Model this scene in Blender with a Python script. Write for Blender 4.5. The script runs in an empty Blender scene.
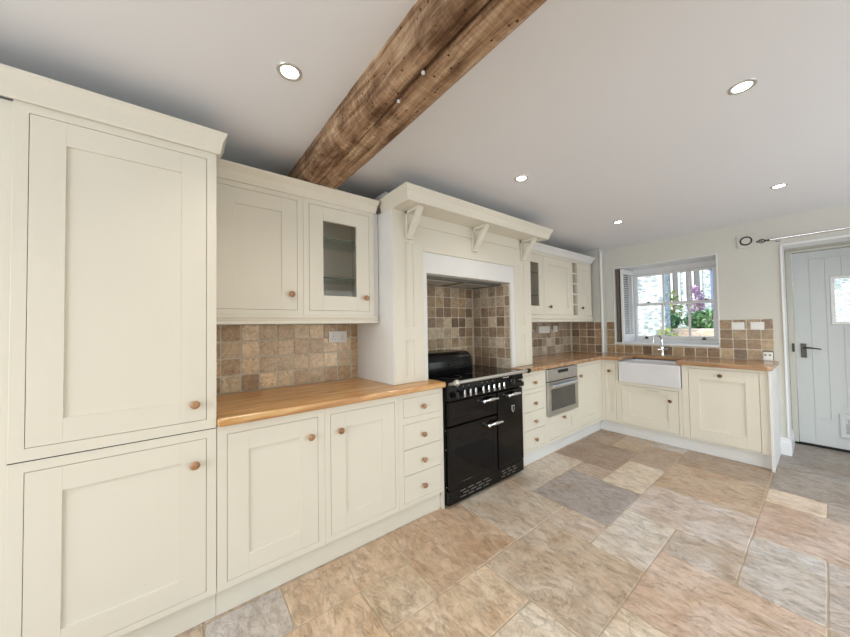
import bpy, bmesh, math, random
from mathutils import Vector, Matrix
random.seed(7)
S = bpy.context.scene
COL = S.collection
PI = math.pi

# ------------------------------------------------------------------ helpers
def lin(r, g, b):
    f = lambda c: (c/255/12.92) if c/255 <= .04045 else ((c/255+.055)/1.055)**2.4
    return (f(r), f(g), f(b), 1)

class NT:
    def __init__(s, name):
        s.m = bpy.data.materials.new(name); s.m.use_nodes = True
        s.t = s.m.node_tree; s.n = s.t.nodes; s.l = s.t.links
        s.n.clear()
        s.out = s.n.new('ShaderNodeOutputMaterial')
        s.b = s.n.new('ShaderNodeBsdfPrincipled')
        s.l.new(s.b.outputs[0], s.out.inputs[0])
    def node(s, typ, **kw):
        n = s.n.new(typ)
        for k, v in kw.items():
            if k in n.inputs: n.inputs[k].default_value = v
            else: setattr(n, k, v)
        return n
    def coords(s, scale=(1, 1, 1), rot=(0, 0, 0)):
        tc = s.n.new('ShaderNodeTexCoord'); mp = s.n.new('ShaderNodeMapping')
        mp.inputs['Scale'].default_value = scale; mp.inputs['Rotation'].default_value = rot
        s.l.new(tc.outputs['Object'], mp.inputs[0]); return mp.outputs[0]
    def noise(s, vec, scale=5, detail=4, rough=.5, dist=0):
        n = s.node('ShaderNodeTexNoise'); s.l.new(vec, n.inputs['Vector'])
        n.inputs['Scale'].default_value = scale; n.inputs['Detail'].default_value = detail
        n.inputs['Roughness'].default_value = rough; n.inputs['Distortion'].default_value = dist
        return n.outputs['Fac']
    def ramp(s, fac, stops):
        r = s.n.new('ShaderNodeValToRGB'); e = r.color_ramp.elements
        while len(e) < len(stops): e.new(.5)
        for el, (p, c) in zip(e, stops): el.position = p; el.color = c
        s.l.new(fac, r.inputs[0]); return r.outputs[0]
    def mix(s, fac, a, b, mode='MIX'):
        m = s.n.new('ShaderNodeMix'); m.data_type = 'RGBA'; m.blend_type = mode
        for i, v in ((0, fac), (6, a), (7, b)):
            if isinstance(v, (int, float, tuple)): m.inputs[i].default_value = v
            else: s.l.new(v, m.inputs[i])
        return m.outputs[2]
    def bump(s, h, strength=.2, dist=.002, prev=None):
        b = s.n.new('ShaderNodeBump'); b.inputs['Strength'].default_value = strength
        b.inputs['Distance'].default_value = dist; s.l.new(h, b.inputs['Height'])
        if prev: s.l.new(prev, b.inputs['Normal'])
        s.l.new(b.outputs[0], s.b.inputs['Normal']); return b.outputs[0]
    def color(s, c):
        if isinstance(c, tuple): s.b.inputs['Base Color'].default_value = c
        else: s.l.new(c, s.b.inputs['Base Color'])
    def set(s, **kw):
        for k, v in kw.items(): s.b.inputs[k.replace('_', ' ')].default_value = v
        return s

def simple(name, c, rough=.5, metal=0., bumpy=0, scale=200, coat=0):
    m = NT(name); v = m.coords()
    nf = m.noise(v, scale*.1, 3)
    m.color(m.mix(nf, tuple(x*.96 for x in c[:3])+(1,), c))
    m.set(Roughness=rough, Metallic=metal, Coat_Weight=coat)
    if bumpy: m.bump(m.noise(v, scale, 3), bumpy, .001)
    return m.m

def mat_painted():
    m = NT('cream_paint'); v = m.coords((1, 1, 1)); g = m.coords((70, 70, 2.5))
    gr = m.noise(g, 3, 3, .6)
    m.color(m.mix(m.noise(v, 1.5, 2), lin(224, 218, 203), lin(231, 226, 212)))
    m.set(Roughness=.42); m.bump(gr, .18, .0012); return m.m
def mat_emul(name, c1, c2, strength=.12):
    m = NT(name); v = m.coords()
    m.color(m.mix(m.noise(v, .8, 3), c1, c2)); m.set(Roughness=.85)
    m.bump(m.noise(v, 6, 4), strength, .01); return m.m
def mat_oak(name, along, c=((0, (182, 122, 66)), (.45, (222, 166, 102)), (1, (244, 204, 148))), rough=.28):
    m = NT(name)
    sc = (14, 1.2, 14) if along == 'y' else (1.2, 14, 14) if along == 'x' else (14, 14, 1.2)
    v = m.coords(sc); f = m.noise(v, 2.2, 6, .62, .6)
    colr = m.ramp(f, [(.32+p*.36, lin(*q)) for p, q in c])
    # long staves of slightly different tone
    br = m.node('ShaderNodeTexBrick'); 
    bv = m.coords((1, 1, 1), (0, 0, PI/2 if along == 'y' else 0)); m.l.new(bv, br.inputs[0])
    br.inputs['Color1'].default_value = (.82, .82, .82, 1); br.inputs['Color2'].default_value = (1, 1, 1, 1)
    br.inputs['Mortar'].default_value = (.55, .5, .45, 1); br.inputs['Scale'].default_value = 1
    br.inputs['Mortar Size'].default_value = .0008; br.inputs['Brick Width'].default_value = .9; br.inputs['Row Height'].default_value = .09
    m.color(m.mix(1., colr, br.outputs[0], 'MULTIPLY'))
    m.set(Roughness=rough, Specular_IOR_Level=.7); m.bump(f, .08, .002); return m.m
def mat_tile():
    m = NT('travertine_tile'); v = m.coords()
    at = m.node('ShaderNodeAttribute', attribute_name='Col')
    n1 = m.noise(v, 22, 6, .7, .8); n2 = m.noise(v, 9, 3, .5, 1.5)
    c = m.mix(m.ramp(n1, [(.3, (0, 0, 0, 1)), (.75, (1, 1, 1, 1))]), (.60, .52, .43, 1), (1.22, 1.21, 1.19, 1))
    c2 = m.mix(1., at.outputs['Color'], c, 'MULTIPLY')
    pits = m.ramp(m.noise(v, 60, 4, .65, .5), [(.30, (.42, .33, .26, 1)), (.42, (1, 1, 1, 1)), (.58, (1, 1, 1, 1)), (.68, (1.25, 1.25, 1.25, 1))])
    m.color(m.mix(1., c2, pits, 'MULTIPLY'))
    m.set(Roughness=.3, Specular_IOR_Level=.65)
    b = m.bump(n2, .5, .006); m.bump(m.noise(v, 60, 4, .7), .5, .0025, b); return m.m
def mat_slab():
    m = NT('sandstone_slab'); v = m.coords()
    at = m.node('ShaderNodeAttribute', attribute_name='Col')
    n0 = m.noise(v, 2.6, 5, .6, 1.); n1 = m.noise(m.coords((1, 1.9, 1), (0, 0, .5)), 13, 9, .74, .35)
    c = m.mix(m.ramp(n0, [(.3, (0, 0, 0, 1)), (.7, (1, 1, 1, 1))]), (.86, .74, .62, 1), (1.10, 1.12, 1.16, 1))
    d = m.mix(m.ramp(n1, [(.3, (0, 0, 0, 1)), (.65, (1, 1, 1, 1))]), (.60, .55, .49, 1), (1.15, 1.14, 1.13, 1))
    x = m.mix(1., at.outputs['Color'], c, 'MULTIPLY'); m.color(m.mix(1., x, d, 'MULTIPLY'))
    m.l.new(m.ramp(n1, [(.3, (.42,)*3+(1,)), (.7, (.22,)*3+(1,))]), m.b.inputs['Roughness'])
    # riven clefts: terraces of a warped noise
    t = m.noise(m.coords((1, 1.8, 1), (0, 0, .6)), 5, 7, .62, .5)
    mu = m.node('ShaderNodeMath', operation='MULTIPLY'); m.l.new(t, mu.inputs[0]); mu.inputs[1].default_value = 11
    fr = m.node('ShaderNodeMath', operation='PINGPONG'); m.l.new(mu.outputs[0], fr.inputs[0]); fr.inputs[1].default_value = 1
    rr = m.ramp(fr.outputs[0], [(.0, (0, 0, 0, 1)), (.16, (.7, .7, .7, 1)), (1, (1, 1, 1, 1))])
    rc = m.ramp(fr.outputs[0], [(.0, (.66, .61, .55, 1)), (.10, (.93, .92, .9, 1)), (.5, (1, 1, 1, 1)), (.93, (1.03, 1.03, 1.03, 1)), (1, (1.12, 1.12, 1.12, 1))])
    m.color(m.mix(.28, m.b.inputs['Base Color'].links[0].from_socket, rc, 'MULTIPLY'))
    b = m.bump(rr, .6, .009); m.bump(m.noise(v, 45, 5, .7), .6, .003, b); return m.m
def mat_beam():
    m = NT('old_oak_beam'); v = m.coords((.9, 13, 13)); w = m.coords()
    f = m.noise(v, 2.2, 8, .75, .35)
    c = m.ramp(f, [(.3, lin(84, 60, 42)), (.43, lin(148, 116, 88)), (.55, lin(192, 160, 128)), (.68, lin(228, 206, 178))])
    st = m.ramp(m.noise(w, 3.4, 5, .6, .8), [(.38, (.34, .27, .22, 1)), (.54, (1, 1, 1, 1))])
    c = m.mix(.9, c, st, 'MULTIPLY')
    vo = m.node('ShaderNodeTexVoronoi'); m.l.new(m.coords((1, 1, 1)), vo.inputs['Vector']); vo.inputs['Scale'].default_value = 30
    holes = m.ramp(vo.outputs['Distance'], [(.09, (.16, .11, .08, 1)), (.17, (1, 1, 1, 1))])
    # saw marks across the beam
    wv = m.noise(m.coords((34, 2.5, 2.5)), 2, 3, .5, .5)
    saw = m.ramp(wv, [(.4, (.62, .56, .5, 1)), (.55, (1, 1, 1, 1))])
    c = m.mix(.5, c, saw, 'MULTIPLY')
    m.color(m.mix(1., c, holes, 'MULTIPLY')); m.set(Roughness=.8, Specular_IOR_Level=.25)
    b = m.bump(f, .9, .012); m.bump(wv, .4, .004, b); return m.m
def mat_glass(name='clear_glass', tint=(1, 1, 1, 1)):
    m = NT(name); m.n.remove(m.b)
    tr = m.node('ShaderNodeBsdfTransparent'); tr.inputs[0].default_value = tint
    gl = m.node('ShaderNodeBsdfGlossy'); gl.inputs['Roughness'].default_value = .02
    fr = m.node('ShaderNodeFresnel'); fr.inputs[0].default_value = 1.45
    mx = m.node('ShaderNodeMixShader'); ge = m.node('ShaderNodeNewGeometry'); mu = m.node('ShaderNodeMath', operation='MULTIPLY_ADD'); m.l.new(ge.outputs['Backfacing'], mu.inputs[0]); mu.inputs[1].default_value = -1; mu.inputs[2].default_value = 1; m2_ = m.node('ShaderNodeMath', operation='MULTIPLY'); m.l.new(mu.outputs[0], m2_.inputs[0]); m.l.new(fr.outputs[0], m2_.inputs[1]); m.l.new(m2_.outputs[0], mx.inputs[0]); m.l.new(tr.outputs[0], mx.inputs[1]); m.l.new(gl.outputs[0], mx.inputs[2])
    m.l.new(mx.outputs[0], m.out.inputs[0]); return m.m
def mat_emit(name, c, s):
    m = NT(name); m.color(c); m.b.inputs['Emission Color'].default_value = c; m.b.inputs['Emission Strength'].default_value = s; return m.m
def mat_stone(name, cs, scale=3.2, mortar=lin(205, 200, 190)):
    m = NT(name); v = m.coords()
    vo = m.node('ShaderNodeTexVoronoi'); vv = m.coords((1, 1, 1.9)); m.l.new(vv, vo.inputs['Vector']); vo.inputs['Scale'].default_value = scale
    sp = m.node('ShaderNodeSeparateColor'); m.l.new(vo.outputs['Color'], sp.inputs[0])
    c = m.ramp(sp.outputs[0], [(i/(len(cs)-1), x) for i, x in enumerate(cs)])
    ve = m.node('ShaderNodeTexVoronoi'); ve.feature = 'DISTANCE_TO_EDGE'; m.l.new(vv, ve.inputs['Vector']); ve.inputs['Scale'].default_value = scale
    e = m.ramp(ve.outputs['Distance'], [(.02, (0, 0, 0, 1)), (.07, (1, 1, 1, 1))])
    m.color(m.mix(e, mortar, c)); m.set(Roughness=.9); b = m.bump(e, .6, .02); m.bump(m.noise(v, 30, 4), .4, .01, b); return m.m
def mat_leaf(name, a, b):
    m = NT(name); v = m.coords(); m.color(m.ramp(m.noise(v, 5, 4, .7), [(.3, a), (.7, b)])); m.set(Roughness=.6); return m.m

M = dict(
 taupe=simple('taupe_gap_shade', lin(112, 96, 82), .6),
 cream=mat_painted(), ceil=mat_emul('ceiling_paint', lin(234, 236, 240), lin(239, 240, 244), .1),
 wall=mat_emul('wall_paint', lin(212, 211, 203), lin(219, 218, 210), .15),
 white=simple('white_gloss_paint', lin(236, 237, 238), .35), oak=mat_oak('oiled_oak', 'y'), oakx=mat_oak('oiled_oak_return', 'x', ((0, (140, 102, 70)), (.45, (178, 136, 96)), (1, (208, 172, 132)), ), .2),
 knob=mat_oak('oak_knob', 'z', ((0, (150, 104, 68)), (.5, (180, 130, 90)), (1, (204, 160, 118))), .35), brass=simple('aged_brass', lin(120, 92, 58), .3, .9),
 tile=mat_tile(), grout=simple('grout', lin(214, 206, 190), .9, 0, .3, 300), slab=mat_slab(), fgrout=simple('floor_grout', lin(186, 170, 146), .9, 0, .4, 200),
 beam=mat_beam(), glass=mat_glass(), bglass=simple('black_glass', lin(6, 6, 7), .05), enamel=simple('black_enamel', lin(7, 7, 8), .14),
 enamel2=simple('black_enamel_satin', lin(8, 8, 9), .16), chrome=simple('chrome', lin(225, 226, 228), .1, 1), steel=simple('brushed_steel', lin(190, 189, 186), .28, 1),
 satin=simple('satin_steel', lin(205, 204, 200), .38, .85), oglass=simple('oven_glass', lin(92, 92, 90), .12, .55), ceramic=simple('white_ceramic', lin(226, 226, 230), .12, coat=.6),
 plastic=simple('white_plastic', lin(236, 236, 234), .3), dark=simple('dark_plastic', lin(32, 32, 34), .4), pewter=simple('pewter', lin(72, 70, 68), .35, .9),
 doorp=simple('pale_grey_door_paint', lin(212, 217, 218), .5, 0, .1, 60), shadowgrey=simple('grey_metal_mesh', lin(120, 118, 112), .45, .6),
 lamp=mat_emit('lamp_face', (1, .93, .82, 1), 28), wside=simple('white_cool_paint', lin(232, 232, 230), .45, 0, .1, 60),
 shelfglass=mat_glass('shelf_glass', (.93, .97, .96, 1)), shelfedge=simple('glass_edge', lin(66, 96, 88), .1),
 stoneA=mat_stone('pale_rubble_stone', [lin(150, 172, 190), lin(190, 206, 216), lin(108, 130, 146), lin(216, 224, 228)], 9, lin(180, 194, 202)),
 stoneB=mat_stone('warm_garden_stone', [lin(176, 160, 150), lin(206, 190, 178), lin(150, 146, 150)], 5, lin(190, 184, 176)),
 leafA=mat_leaf('hedge_leaves', lin(84, 140, 104), lin(168, 208, 156)), leafB=mat_leaf('pale_leaves', lin(110, 150, 80), lin(200, 206, 120)), leafC=mat_leaf('lilac_blossom', lin(186, 150, 200), lin(236, 206, 226)),
 shed=simple('blue_grey_shed_paint', lin(110, 132, 176), .7), slate=simple('slate', lin(90, 96, 106), .7), grass=mat_leaf('lawn', lin(70, 110, 60), lin(120, 150, 84)),
 blackgap=simple('rubber_seal', lin(16, 16, 16), .6), soil=simple('gravel_path', lin(150, 140, 125), .9, 0, .4, 60),
)

for k_ in ('enamel', 'enamel2', 'bglass'): M[k_].node_tree.nodes['Principled BSDF'].inputs['Specular IOR Level'].default_value = .32
def matrix_of(o):
    return Matrix.Translation(o.location) @ Matrix.Rotation(o.rotation_euler.z, 4, 'Z')

class MB:
    def __init__(s): s.bm = bmesh.new(); s.cl = None
    def box(s, x0, x1, y0, y1, z0, z1, mat=None):
        if x0 > x1: x0, x1 = x1, x0
        if y0 > y1: y0, y1 = y1, y0
        if z0 > z1: z0, z1 = z1, z0
        v = [s.bm.verts.new(p) for p in ((x0,y0,z0),(x1,y0,z0),(x1,y1,z0),(x0,y1,z0),(x0,y0,z1),(x1,y0,z1),(x1,y1,z1),(x0,y1,z1))]
        for f in ((3,2,1,0),(4,5,6,7),(0,1,5,4),(1,2,6,5),(2,3,7,6),(3,0,4,7)): s.bm.faces.new([v[i] for i in f])
        if mat is not None:
            for q in v: q.co = mat @ q.co
        return v
    def rings(s, rings, caps=True, closed=True):
        R = [[s.bm.verts.new(p) for p in r] for r in rings]; n = len(R[0])
        for a, b in zip(R, R[1:]):
            for i in range(n if closed else n-1):
                j = (i+1) % n; s.bm.faces.new((a[i], a[j], b[j], b[i]))
        if caps: s.bm.faces.new(R[0][::-1]); s.bm.faces.new(R[-1])
        return R
    def lathe(s, prof, origin, axis='z', n=20, sign=1):
        def P(r, h, a):
            c, d = r*math.cos(a), r*math.sin(a); h *= sign
            q = {'z': (c, d, h), 'x': (h, c, d), 'y': (c, h, d)}[axis]
            return Vector(origin)+Vector(q)
        s.rings([[P(max(r, 1e-4), h, 2*PI*i/n) for i in range(n)] for r, h in prof])
    def tube(s, pts, r, n=10):
        pts = [Vector(p) for p in pts]; rr = r if isinstance(r, (list, tuple)) else [r]*len(pts)
        rings = []; up = None
        for i, p in enumerate(pts):
            t = (pts[min(i+1, len(pts)-1)]-pts[max(i-1, 0)]).normalized()
            if up is None: up = Vector((0, 0, 1)) if abs(t.z) < .9 else Vector((0, 1, 0))
            a = t.cross(up).normalized(); b = a.cross(t).normalized(); up = b
            rings.append([p+(a*math.cos(2*PI*k/n)+b*math.sin(2*PI*k/n))*rr[i] for k in range(n)])
        s.rings(rings)
    def prism(s, poly, axis, a, b):
        f = {'x': lambda p, h: (h, p[0], p[1]), 'y': lambda p, h: (p[0], h, p[1]), 'z': lambda p, h: (p[0], p[1], h)}[axis]
        s.rings([[f(p, a) for p in poly], [f(p, b) for p in poly]])
    def plate(s, us, vs, holes, w0, w1, f):
        """rectangular plate with rectangular holes; f(u,v,w)->xyz"""
        us = sorted(set([round(u, 5) for u in us]+[round(h[i], 5) for h in holes for i in (0, 1)])); us = [u for u in us]
        vs = sorted(set([round(u, 5) for u in vs]+[round(h[i], 5) for h in holes for i in (2, 3)]))
        solid = {}
        for i in range(len(us)-1):
            for j in range(len(vs)-1):
                cu, cv = (us[i]+us[i+1])/2, (vs[j]+vs[j+1])/2
                solid[i, j] = not any(h[0] < cu < h[1] and h[2] < cv < h[3] for h in holes)
        cache = {}
        def V(i, j, k):
            if (i, j, k) not in cache: cache[i, j, k] = s.bm.verts.new(f(us[i], vs[j], (w0, w1)[k]))
            return cache[i, j, k]
        for (i, j), ok in solid.items():
            if not ok: continue
            s.bm.faces.new((V(i,j,0), V(i+1,j,0), V(i+1,j+1,0), V(i,j+1,0)))
            s.bm.faces.new((V(i,j+1,1), V(i+1,j+1,1), V(i+1,j,1), V(i,j,1)))
            for (di, dj, a, b) in ((0,-1,(i,j),(i+1,j)), (1,0,(i+1,j),(i+1,j+1)), (0,1,(i+1,j+1),(i,j+1)), (-1,0,(i,j+1),(i,j))):
                if not solid.get((i+di, j+dj), False): s.bm.faces.new((V(*b,0), V(*a,0), V(*a,1), V(*b,1)))
    def sweep(s, path, prof):
        """mitred horizontal sweep: path [(x,y)], left-hand side is outside; prof [(out,z)] closed"""
        P = [Vector(p) for p in path]; rings = []
        for i, p in enumerate(P):
            ns = []
            for a, b in ((i-1, i), (i, i+1)):
                if a >= 0 and b < len(P):
                    d = (P[b]-P[a]).normalized(); ns.append(Vector((d.y, -d.x)))
            if len(ns) == 2: m = (ns[0]+ns[1]).normalized(); m = m/m.dot(ns[0])
            else: m = ns[0]
            rings.append([(p.x+m.x*o, p.y+m.y*o, z) for o, z in prof])
        s.rings(rings)
    def build(s, name, mat, parent=None, bevel=0, smooth=False, world=False, seg=2):
        bmesh.ops.recalc_face_normals(s.bm, faces=s.bm.faces)
        org = Vector((0, 0, 0))
        if parent is None:
            vs = [v.co for v in s.bm.verts]
            org = Vector(((min(v.x for v in vs)+max(v.x for v in vs))/2, (min(v.y for v in vs)+max(v.y for v in vs))/2, min(v.z for v in vs)))
            for v in s.bm.verts: v.co -= org
        elif world:
            r = parent; mm = Matrix.Identity(4); chain = []
            while r: chain.append(r); r = r.parent
            for r in reversed(chain): mm = mm @ matrix_of(r)
            inv = mm.inverted()
            for v in s.bm.verts: v.co = inv @ v.co
        me = bpy.data.meshes.new(name); s.bm.to_mesh(me); s.bm.free()
        me.materials.append(mat); o = bpy.data.objects.new(name, me); COL.objects.link(o)
        o.location = org if parent is None else (0, 0, 0)
        if parent: o.parent = parent
        if smooth:
            for p in me.polygons: p.use_smooth = True
            me.set_sharp_from_angle(angle=math.radians(40))
        if bevel:
            b = o.modifiers.new('bevel', 'BEVEL'); b.width = bevel; b.segments = seg; b.limit_method = 'ANGLE'; b.angle_limit = math.radians(35); b.harden_normals = False
        return o

def tag(o, label=None, cat=None, group=None, kind=None):
    if label: o['label'] = label
    if cat: o['category'] = cat
    if group: o['group'] = group
    if kind: o['kind'] = kind
    return o
def thing(name, label, cat, loc=(0, 0, 0), rz=0, group=None):
    o = bpy.data.objects.new(name, None); COL.objects.link(o); o.location = loc; o.rotation_euler = (0, 0, rz)
    o.empty_display_size = .05
    return tag(o, label, cat, group)
def struct(o): o['kind'] = 'structure'; return o
def bx(*a):
    m = MB(); m.box(*a); return m

CEIL = 2.36; YB = 5.065; XR = 4.3; YF = -2.8
# ------------------------------------------------------------------ room shell
struct(bx(-.2, 0, YF-.2, YB, 0, CEIL+.14).build('wall_left', M['wall']))
WX0, WX1, WZ0, WZ1 = .5375, 1.592, 1.048, 2.076
DX0, DX1, DZ1 = 2.064, 2.97, 2.078
m = MB(); m.plate([-.2, XR+.2], [0, CEIL+.14], [(WX0, WX1, WZ0, WZ1), (DX0, DX1, 0, DZ1)], YB, 5.68, lambda u, v, w: (u, w, v))
struct(m.build('wall_back', M['wall'], bevel=.012, seg=3))
# unseen right and front walls, their window openings assumed and placed for the light
RW = (1.7, 4.7, .10, 2.12); FW = (1.0, 3.5, .75, 2.12)
m = MB(); m.plate([YF, YB], [0, CEIL+.14], [RW], XR, XR+.2, lambda u, v, w: (w, u, v)); struct(m.build('wall_right', M['wall']))
m = MB(); m.plate([0, XR], [0, CEIL+.14], [FW], YF-.2, YF, lambda u, v, w: (u, w, v)); struct(m.build('wall_front', M['wall']))
m = MB(); m.box(-.2, XR+.2, YF-.2, 5.68, CEIL, CEIL+.14)
struct(m.build('ceiling', M['ceil']))

# floor: flagstones laid on a 29 cm module
def floor():
    X = [0-.01, .285, .57, .85, 1.12, 1.41, 1.695, 2.005, 2.29, 2.58, 2.87, 3.16, 3.45, 3.74, 4.03, XR]
    Y = [YF, -2.5, -2.21, -1.92, -1.63, -1.34, -1.05, -.76, -.47, -.18, .12, .44, .76, 1.07, 1.365, 1.69, 1.99, 2.305, 2.56, 2.865, 3.16, 3.41, 3.76, 4.04, 4.33, 4.62, 4.90, 5.18, 5.45, 5.66]
    xi = lambda v: min(range(len(X)), key=lambda i: abs(X[i]-v)); yi = lambda v: min(range(len(Y)), key=lambda i: abs(Y[i]-v))
    spec = [
     (.85, 1.41, 2.56, 3.16, (146, 140, 143)), (.57, 1.12, 1.365, 1.99, (188, 150, 112)), (.57, 1.12, 1.99, 2.56, (188, 172, 150)), (.57, .85, 2.56, 2.865, (176, 165, 152)),
     (1.12, 1.41, 2.305, 2.56, (190, 170, 154)), (1.12, 1.695, 1.69, 2.305, (190, 166, 138)), (1.41, 1.695, 2.305, 2.865, (196, 190, 180)), (1.695, 2.29, 1.99, 2.56, (196, 166, 144)),
     (1.695, 2.005, 2.56, 2.865, (180, 164, 150)), (2.005, 2.29, 2.56, 3.16, (182, 180, 180)), (2.005, 2.58, 3.16, 3.76, (198, 168, 150)), (2.005, 2.29, 3.76, 4.04, (214, 192, 166)),
     (.57, 1.12, 3.41, 4.04, (148, 116, 92)), (1.12, 1.41, 3.16, 3.76, (208, 194, 172)), (.57, .85, 2.865, 3.41, (196, 184, 168)), (.85, 1.12, 3.16, 3.41, (172, 146, 124)),
     (1.41, 2.005, 3.41, 4.04, (180, 146, 112)), (1.41, 2.005, 2.865, 3.41, (186, 172, 166)), (1.12, 1.41, 3.76, 4.33, (160, 130, 104)), (1.41, 2.005, 4.04, 4.62, (160, 134, 108)),
     (1.41, 1.695, 1.07, 1.69, (206, 192, 170)), (1.695, 2.005, 1.365, 1.99, (210, 196, 172)), (1.12, 1.41, 1.07, 1.69, (202, 172, 134)), (.85, 1.12, 1.07, 1.365, (194, 168, 132)),
     (.57, .85, .76, 1.365, (200, 164, 124)), (.85, 1.41, .44, 1.07, (204, 168, 126)), (1.41, 2.005, .76, 1.07, (196, 172, 142)), (2.005, 2.58, 1.365, 1.99, (194, 170, 148)),
     (2.29, 2.87, 1.99, 2.56, (184, 168, 152)), (2.29, 2.58, 2.56, 3.16, (176, 168, 166)), (2.005, 2.58, 4.04, 4.62, (138, 124, 112)), (2.29, 2.58, 3.76, 4.04, (152, 138, 126)),
     (2.58, 3.16, 2.865, 3.41, (180, 172, 170)), (.57, .85, 4.04, 4.62, (156, 126, 102)), (.85, 1.12, 4.04, 4.62, (182, 156, 126)), (2.005, 2.58, 4.62, 5.18, (132, 122, 114)), (2.29, 2.58, 5.18, 5.66, (140, 132, 126)), (2.005, 2.29, 5.18, 5.66, (134, 126, 120)),
    ]
    used = set(); slabs = []
    for x0, x1, y0, y1, c in spec:
        i0, i1, j0, j1 = xi(x0), xi(x1), yi(y0), yi(y1); cells = {(i, j) for i in range(i0, i1) for j in range(j0, j1)}
        if cells & used: print('slab clash', x0, y0)
        used |= cells; slabs.append((i0, i1, j0, j1, c))
    tones = [(196, 166, 134), (188, 172, 150), (176, 160, 144), (204, 186, 158), (180, 148, 118), (172, 166, 162)]
    for i in range(len(X)-1):
        for j in range(len(Y)-1):
            if (i, j) in used: continue
            for a, b in random.sample([(2, 2), (1, 2), (2, 1), (1, 1), (2, 2)], 5)+[(1, 1)]:
                cells = {(p, q) for p in range(i, i+a) for q in range(j, j+b)}
                if not (cells & used) and i+a < len(X) and j+b < len(Y): break
            used |= cells; slabs.append((i, i+a, j, j+b, random.choice(tones)))
    mb = MB(); cl = mb.bm.loops.layers.float_color.new('Col')
    for i0, i1, j0, j1, c in slabs:
        g = .0016; x0, x1, y0, y1 = X[i0]+g, X[i1]-g, Y[j0]+g, Y[j1]-g
        h = random.uniform(-.001, .0); r = .012
        n = 7; per = []
        for (ax, ay), (bx_, by_) in zip(((x0, y0), (x1, y0), (x1, y1), (x0, y1)), ((x1, y0), (x1, y1), (x0, y1), (x0, y0))):
            for k in range(n):
                t = k/n; px, py = ax+(bx_-ax)*t, ay+(by_-ay)*t
                if k == 0: # knocked-off corner
                    px += (.008 if px < (x0+x1)/2 else -.008)*random.random(); py += (.008 if py < (y0+y1)/2 else -.008)*random.random()
                else:
                    if ax == bx_: px += random.uniform(-.0014, .0014)
                    else: py += random.uniform(-.0014, .0014)
                per.append((px, py))
        cx, cy = (x0+x1)/2, (y0+y1)/2
        ins = lambda p, d: (p[0]+(d if p[0] < cx-.05 else -d if p[0] > cx+.05 else 0), p[1]+(d if p[1] < cy-.05 else -d if p[1] > cy+.05 else 0))
        r0 = [mb.bm.verts.new((p[0], p[1], h-.012)) for p in per]
        r1 = [mb.bm.verts.new((p[0], p[1], h-.0035)) for p in per]
        r2 = [mb.bm.verts.new((*ins(p, .004), h)) for p in per]
        fs = []
        N = len(per)
        for a, b in ((r0, r1), (r1, r2)):
            for k in range(N): fs.append(mb.bm.faces.new((a[k], a[(k+1) % N], b[(k+1) % N], b[k])))
        fs.append(mb.bm.faces.new(r2))
        k = random.uniform(1.0, 1.1); c = tuple(v*.78+w_*.22 for v, w_ in zip(c, (188, 176, 160))); gm = sum(c)/3; c = tuple(min(255, (gm+(v-gm)*.62)*1.10) for v in c); cc = lin(*c); cc = tuple(min(.9, v*k*1.08) for v in cc[:3])+(1,)
        for f in fs:
            for l in f.loops: l[cl] = cc
    o = mb.build('floor', M['slab']); 
    o['kind'] = 'structure'
    g = bx(-.2, XR+.2, YF-.2, 5.68, -.12, -.0035).build('floor_bed', M['fgrout'], o, world=True)
    g['kind'] = 'structure'
floor()

# chimney/pipe boxing in the far left corner, pipe, skirting
struct(bx(0, .43, 4.9125, YB, 0, CEIL).build('trim_1', M['wall'], bevel=.01, seg=3))
m = MB(); m.tube([(.441, 4.903, .921), (.441, 4.903, 2.3)], .016, 16)
struct(m.build('trim_2', M['white'], smooth=True))
prof = [(0, 0), (.018, 0), (.018, .12), (.012, .135), (.012, .15), (.004, .165), (0, .165)]
m = MB(); m.sweep([(2.012, YB), (DX0, YB), (DX0, 5.5)], prof)
struct(m.build('baseboard_back', M['white']))

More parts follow.
